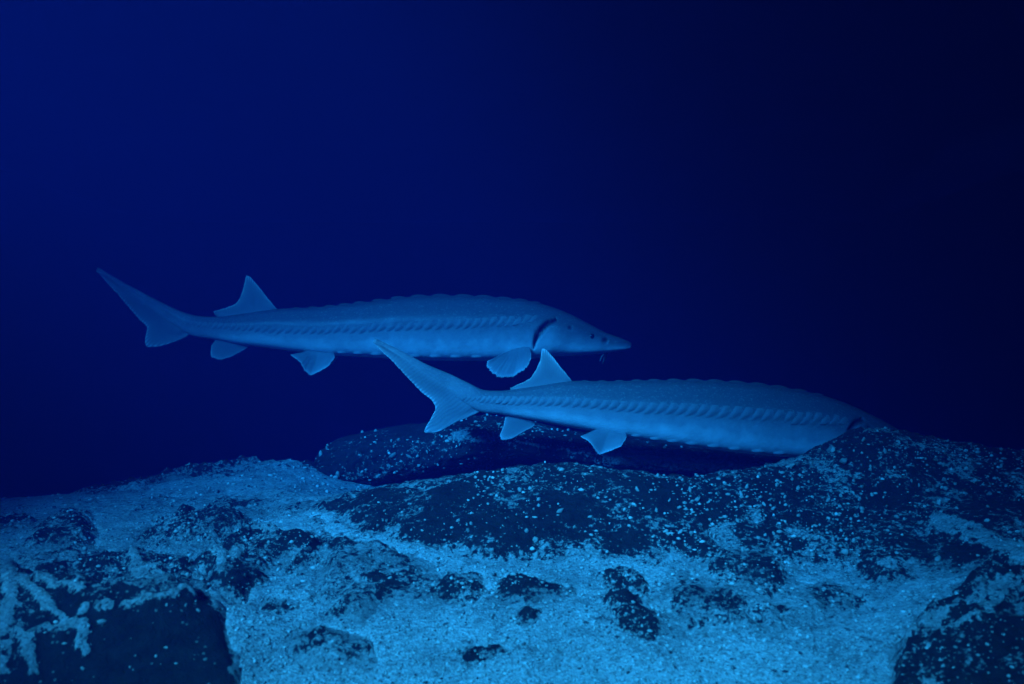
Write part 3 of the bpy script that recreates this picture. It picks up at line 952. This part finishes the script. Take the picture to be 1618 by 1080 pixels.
        fm.polygons.foreach_set('use_smooth', np.ones(len(fm.polygons), bool))
        uvv = np.zeros((2, m, n, 2)); uvv[..., 0] = u[None, None, :]; uvv[..., 1] = np.linspace(0, 1, m)[None, :, None]
        uvv = uvv.reshape(-1, 2)
        ul = fm.uv_layers.new(name='UVMap')
        li = np.empty(len(fm.loops), np.int32); fm.loops.foreach_get('vertex_index', li)
        ul.data.foreach_set('uv', uvv[li].astype(np.float32).ravel())
        link(name, fm, M_FIN, root)
    for kw in spec['fins']:
        fin(**kw)

    # eye, barbels
    if 'eye' in spec:
        for far in (-1, 1):
            loc, nor, *_ = on_skin(*spec['eye'], far)
            if loc is None: continue
            rad = 5.6 * pxm
            bm = bmesh.new(); bmesh.ops.create_uvsphere(bm, u_segments=20, v_segments=12, radius=1.0)
            em = bpy.data.meshes.new('eye'); bm.to_mesh(em); bm.free()
            em.polygons.foreach_set('use_smooth', np.ones(len(em.polygons), bool)); em.materials.append(M_IRIS)
            e = place(em, 'eye', loc - nor * rad * .78, tang, nor, rad, rad, rad)
            bm = bmesh.new(); bmesh.ops.create_uvsphere(bm, u_segments=16, v_segments=10, radius=.74)
            pm = bpy.data.meshes.new('pupil'); bm.to_mesh(pm); bm.free()
            pm.polygons.foreach_set('use_smooth', np.ones(len(pm.polygons), bool)); pm.materials.append(M_EYE)
            po = bpy.data.objects.new('pupil', pm); COL.objects.link(po); po.parent = e; po.location = (0, 0, .36)
    for (bx, by, ex, ey, oy) in spec.get('barbels', []):
        a = P(bx, by, depth(bx)) ; b = P(ex, ey, depth(bx))
        a.y += oy; b.y += oy * 1.3
        V_, F_ = [], []
        ns, sg = 8, 6
        for i_ in range(ns):
            t = i_ / (ns - 1); p_ = a.lerp(b, t) + Vector((-.004 * math.sin(t * 2.5), 0, 0)); rd = (1.25 * (1 - t) + .45) * pxm
            for j in range(sg):
                an = 2 * math.pi * j / sg
                V_.append(p_ + Vector((math.cos(an) * rd, math.sin(an) * rd, 0)) - ctr)
        for i_ in range(ns - 1):
            for j in range(sg):
                F_.append((i_ * sg + j, i_ * sg + (j + 1) % sg, (i_ + 1) * sg + (j + 1) % sg, (i_ + 1) * sg + j))
        link('barbel', mesh_np('barbel', [tuple(v) for v in V_], F_), M_SCUTE, root)
    return tag(root, spec['label'], 'fish', 'sturgeons cruising over the rocks')

fish_a = dict(y=3.0, seed=3, label='sturgeon swimming in open water with its eye, gill slit and pectoral fin showing',
 bend=lambda u: -.2 * np.clip(.5 - u, 0, 1) ** 2 - .06 * np.clip(u - .5, 0, 1) ** 2,
 pairs=[((155,422),(152,429)),((185,440),(181,448)),((220,459),(213,471)),((255,477),(246,495)),((285,491),(275,514)),((304,497),(301,529)),((340,500),(340,536)),((390,494),(390,545)),((436,488),(436,551)),((500,485),(500,559)),((580,477),(580,564)),((645,469),(645,568)),((730,467),(730,570)),((800,471),(800,569)),((845,477),(845,566)),((873,485),(873,563)),((901,496),(901,562)),((930,511),(930,560)),((958,525.5),(957,557)),((979,533),(978,554)),((991,538),(991,552)),((997.5,541.5),(997.5,549.5))],
 half=[1.5,2.4,3.4,4.6,6.5,10,14,21,27,34,40,43,45,44,43,42,38,31,22,14,8,3],
 flat=[0,0,0,0,0,0,0,.2,.3,.5,.6,.7,.7,.7,.8,1,1.2,1.4,1.5,1.5,1,.5],
 gill=[(878,505),(866,509.5),(856,519),(849,530),(845,541),(844,550)],
 pits=[(901,517.5,4.5,4,.75),(956.5,537,5.6,3.4,.8)],
 eye=(936,530.5),
 barbels=[(960,553,953,574,-.012),(963,553,957,572,.012),(957,554,948,570,-.02),(964,552,960,571,.02)],
 lateral=[(290,511),(330,514),(370,517),(430,521),(500,522),(580,520),(640,516),(700,515),(760,511),(820,505),(846,502)],
 lat_size=[7,9.5,14,18,14],
 dorsal=[(470,17),(497,22),(523,24),(548,27),(572,29),(602,31),(632,33),(664,35),(698,36),(733,36),(766,34),(796,29),(822,25),(845,20)],
 ventral=[(545,18),(572,20),(600,22),(630,22),(660,22),(692,22),(724,22),(756,20)],
 fins=[
  dict(name='caudal_fin', base=[(156,427),(184,445),(216,465),(250,487),(272,505),(288,518),(300,524)],
       outer=[(154,429),(169,446),(185.6,464),(202,483.4),(219,503),(233,517),(230,530.7),(229.6,542),(233,548),(252,547.4),(269,542),(288,535),(299,529)],
       us=[0,.13,.27,.41,.55,.68,.75,.81,.85,.90,.94,.975,1], n=80, m=20, th0=6, wav=.004, rag=.5),
  dict(name='dorsal_fin', base=[(347,503),(380,500),(410,497),(438,494)],
       outer=[(340,497),(337,492),(352.5,487.6),(369,482),(377.5,474),(384.5,455.6),(390,433.4),(398,440),(410,454),(424,472),(438,488)], th0=7, wav=.003),
  dict(name='anal_fin', base=[(343,530),(365,536),(392,541)],
       outer=[(338,541),(334.4,545),(333.8,564),(349.7,568),(366,562.7),(380,555.7),(392,548)], th0=6),
  dict(name='pelvic_fin', base=[(486,554),(500,553),(515,553),(527,555)],
       outer=[(459.5,560),(474.8,572.4),(481.8,586),(491.5,593),(502.6,587.7),(519,578),(529,564)], off0=-.030, off1=-.075, th0=6, wav=.004),
  dict(name='pelvic_fin', base=[(486,554),(500,553),(515,553),(527,555)],
       outer=[(463,560),(477,570),(484,580),(492,585),(503,581),(519,574),(529,562)], off0=-.030, off1=-.075, mirror=True, th0=6),
  dict(name='pectoral_fin', base=[(808,552),(818,546),(828,544),(836,547)],
       outer=[(769,570.8),(769.8,577),(777.5,589),(787.5,595.8),(807,595.8),(816,592),(833,579),(839,565),(838,552)], off0=-.058, off1=-.135, th0=9, wav=.005, rag=1.9, bulge=-.012),
  dict(name='pectoral_fin', base=[(808,552),(818,546),(828,544),(836,547)],
       outer=[(773,566),(774,572),(781,580),(790,585),(807,585),(816,581),(833,572),(839,561),(838,552)], off0=-.058, off1=-.150, mirror=True, th0=9, rag=1.2),
 ])
fish_b = dict(y=2.55, seed=8, label='sturgeon gliding low over the rocks with its head hidden behind the outcrop',
 bend=lambda u: -.16 * np.clip(.5 - u, 0, 1) ** 2 + .06 * np.clip(u - .5, 0, 1) ** 2,
 pairs=[((593,534),(589,541)),((634,554),(629,563)),((674,575),(665,588)),((714,592),(702,612)),((741,605),(729,634)),((764,615.5),(761,651)),((788,617),(788,654)),((836,611),(836,662)),((900,602),(898,674)),((964,602),(962,685)),((1035,600.5),(1033,697)),((1128,601.5),(1126,709)),((1188,605.5),(1186,716)),((1232,611),(1230,720)),((1277,619),(1274,722)),((1321,631),(1317,722)),((1366,650),(1358,722)),((1401,668),(1393,722)),((1431,686),(1425,719)),((1450,698),(1447,715)),((1462,706),(1461,711)),((1466,708),(1466,710))],
 half=[1.5,2.6,4,5.6,8,11.5,15,22,31,38,44,49,51,51,50,48,43,36,27,17,9,3],
 flat=[0,0,0,0,0,0,0,.2,.3,.5,.6,.7,.7,.7,.8,1,1.2,1.4,1.5,1.5,1,.5],
 gill=[(1362,662),(1352,668),(1344,678),(1338,692)],
 pits=[(1372,676,5,4,.75),(1428,700,5,4,.75)],
 eye=(1408,694),
 lateral=[(735,629),(770,631),(807,632),(893,636),(978,643),(1069,647),(1158,653),(1247,659),(1310,662),(1340,663)],
 lat_size=[8,11,16,20.5,16],
 dorsal=[(925,16),(952,20),(980,22),(1008,25),(1036,28),(1066,31),(1098,33),(1130,34),(1163,34),(1197,33),(1230,31),(1262,27),(1290,22)],
 ventral=[(1005,20),(1034,22),(1062,24),(1092,26),(1124,26),(1158,26),(1192,26),(1225,24)],
 fins=[
  dict(name='caudal_fin', base=[(592,538),(630,561),(667,586),(704,609),(729,629),(745,641),(758,647)],
       outer=[(591,540),(597,548.4),(620,570),(645,597),(665,618),(684,634),(688.6,645),(682,659),(670.4,683.5),(685,683.5),(699.4,679),(716.5,668),(739,659),(757,651)],
       us=[0,.06,.22,.42,.56,.69,.74,.79,.87,.895,.92,.945,.975,1], n=80, m=20, th0=6, wav=.004, rag=.5),
  dict(name='dorsal_fin', base=[(808,620),(840,615),(870,611),(904,607)],
       outer=[(806,613),(824.5,605),(838.7,596.8),(847,584),(854,568),(857,550.7),(862,551.5),(873,562.7),(887,581),(903,600)], th0=7, wav=.003),
  dict(name='anal_fin', base=[(803,650),(825,653),(845,658)],
       outer=[(798,660),(796,672),(790,688),(792,695),(807.5,693),(824.5,683.5),(845,672)], th0=6),
  dict(name='pelvic_fin', base=[(946,676),(960,675),(975,676),(989,680)],
       outer=[(917.5,689),(934,700.5),(939.7,710.5),(946.8,718),(961,713),(981,705),(990,690.6)], off0=-.030, off1=-.075, th0=6, wav=.004),
  dict(name='pelvic_fin', base=[(946,676),(960,675),(975,676),(989,680)],
       outer=[(922,688),(937,697),(943,704),(949,709),(961,706),(979,700),(990,688)], off0=-.030, off1=-.075, mirror=True, th0=6),
  dict(name='pectoral_fin', base=[(1322,704),(1332,700),(1342,699),(1350,702)],
       outer=[(1298,716),(1302,724),(1312,729),(1325,731),(1340,728),(1350,718),(1353,706)], off0=-.050, off1=-.085, th0=9, rag=1.2),
 ])
make_sturgeon(fish_a)
make_sturgeon(fish_b)
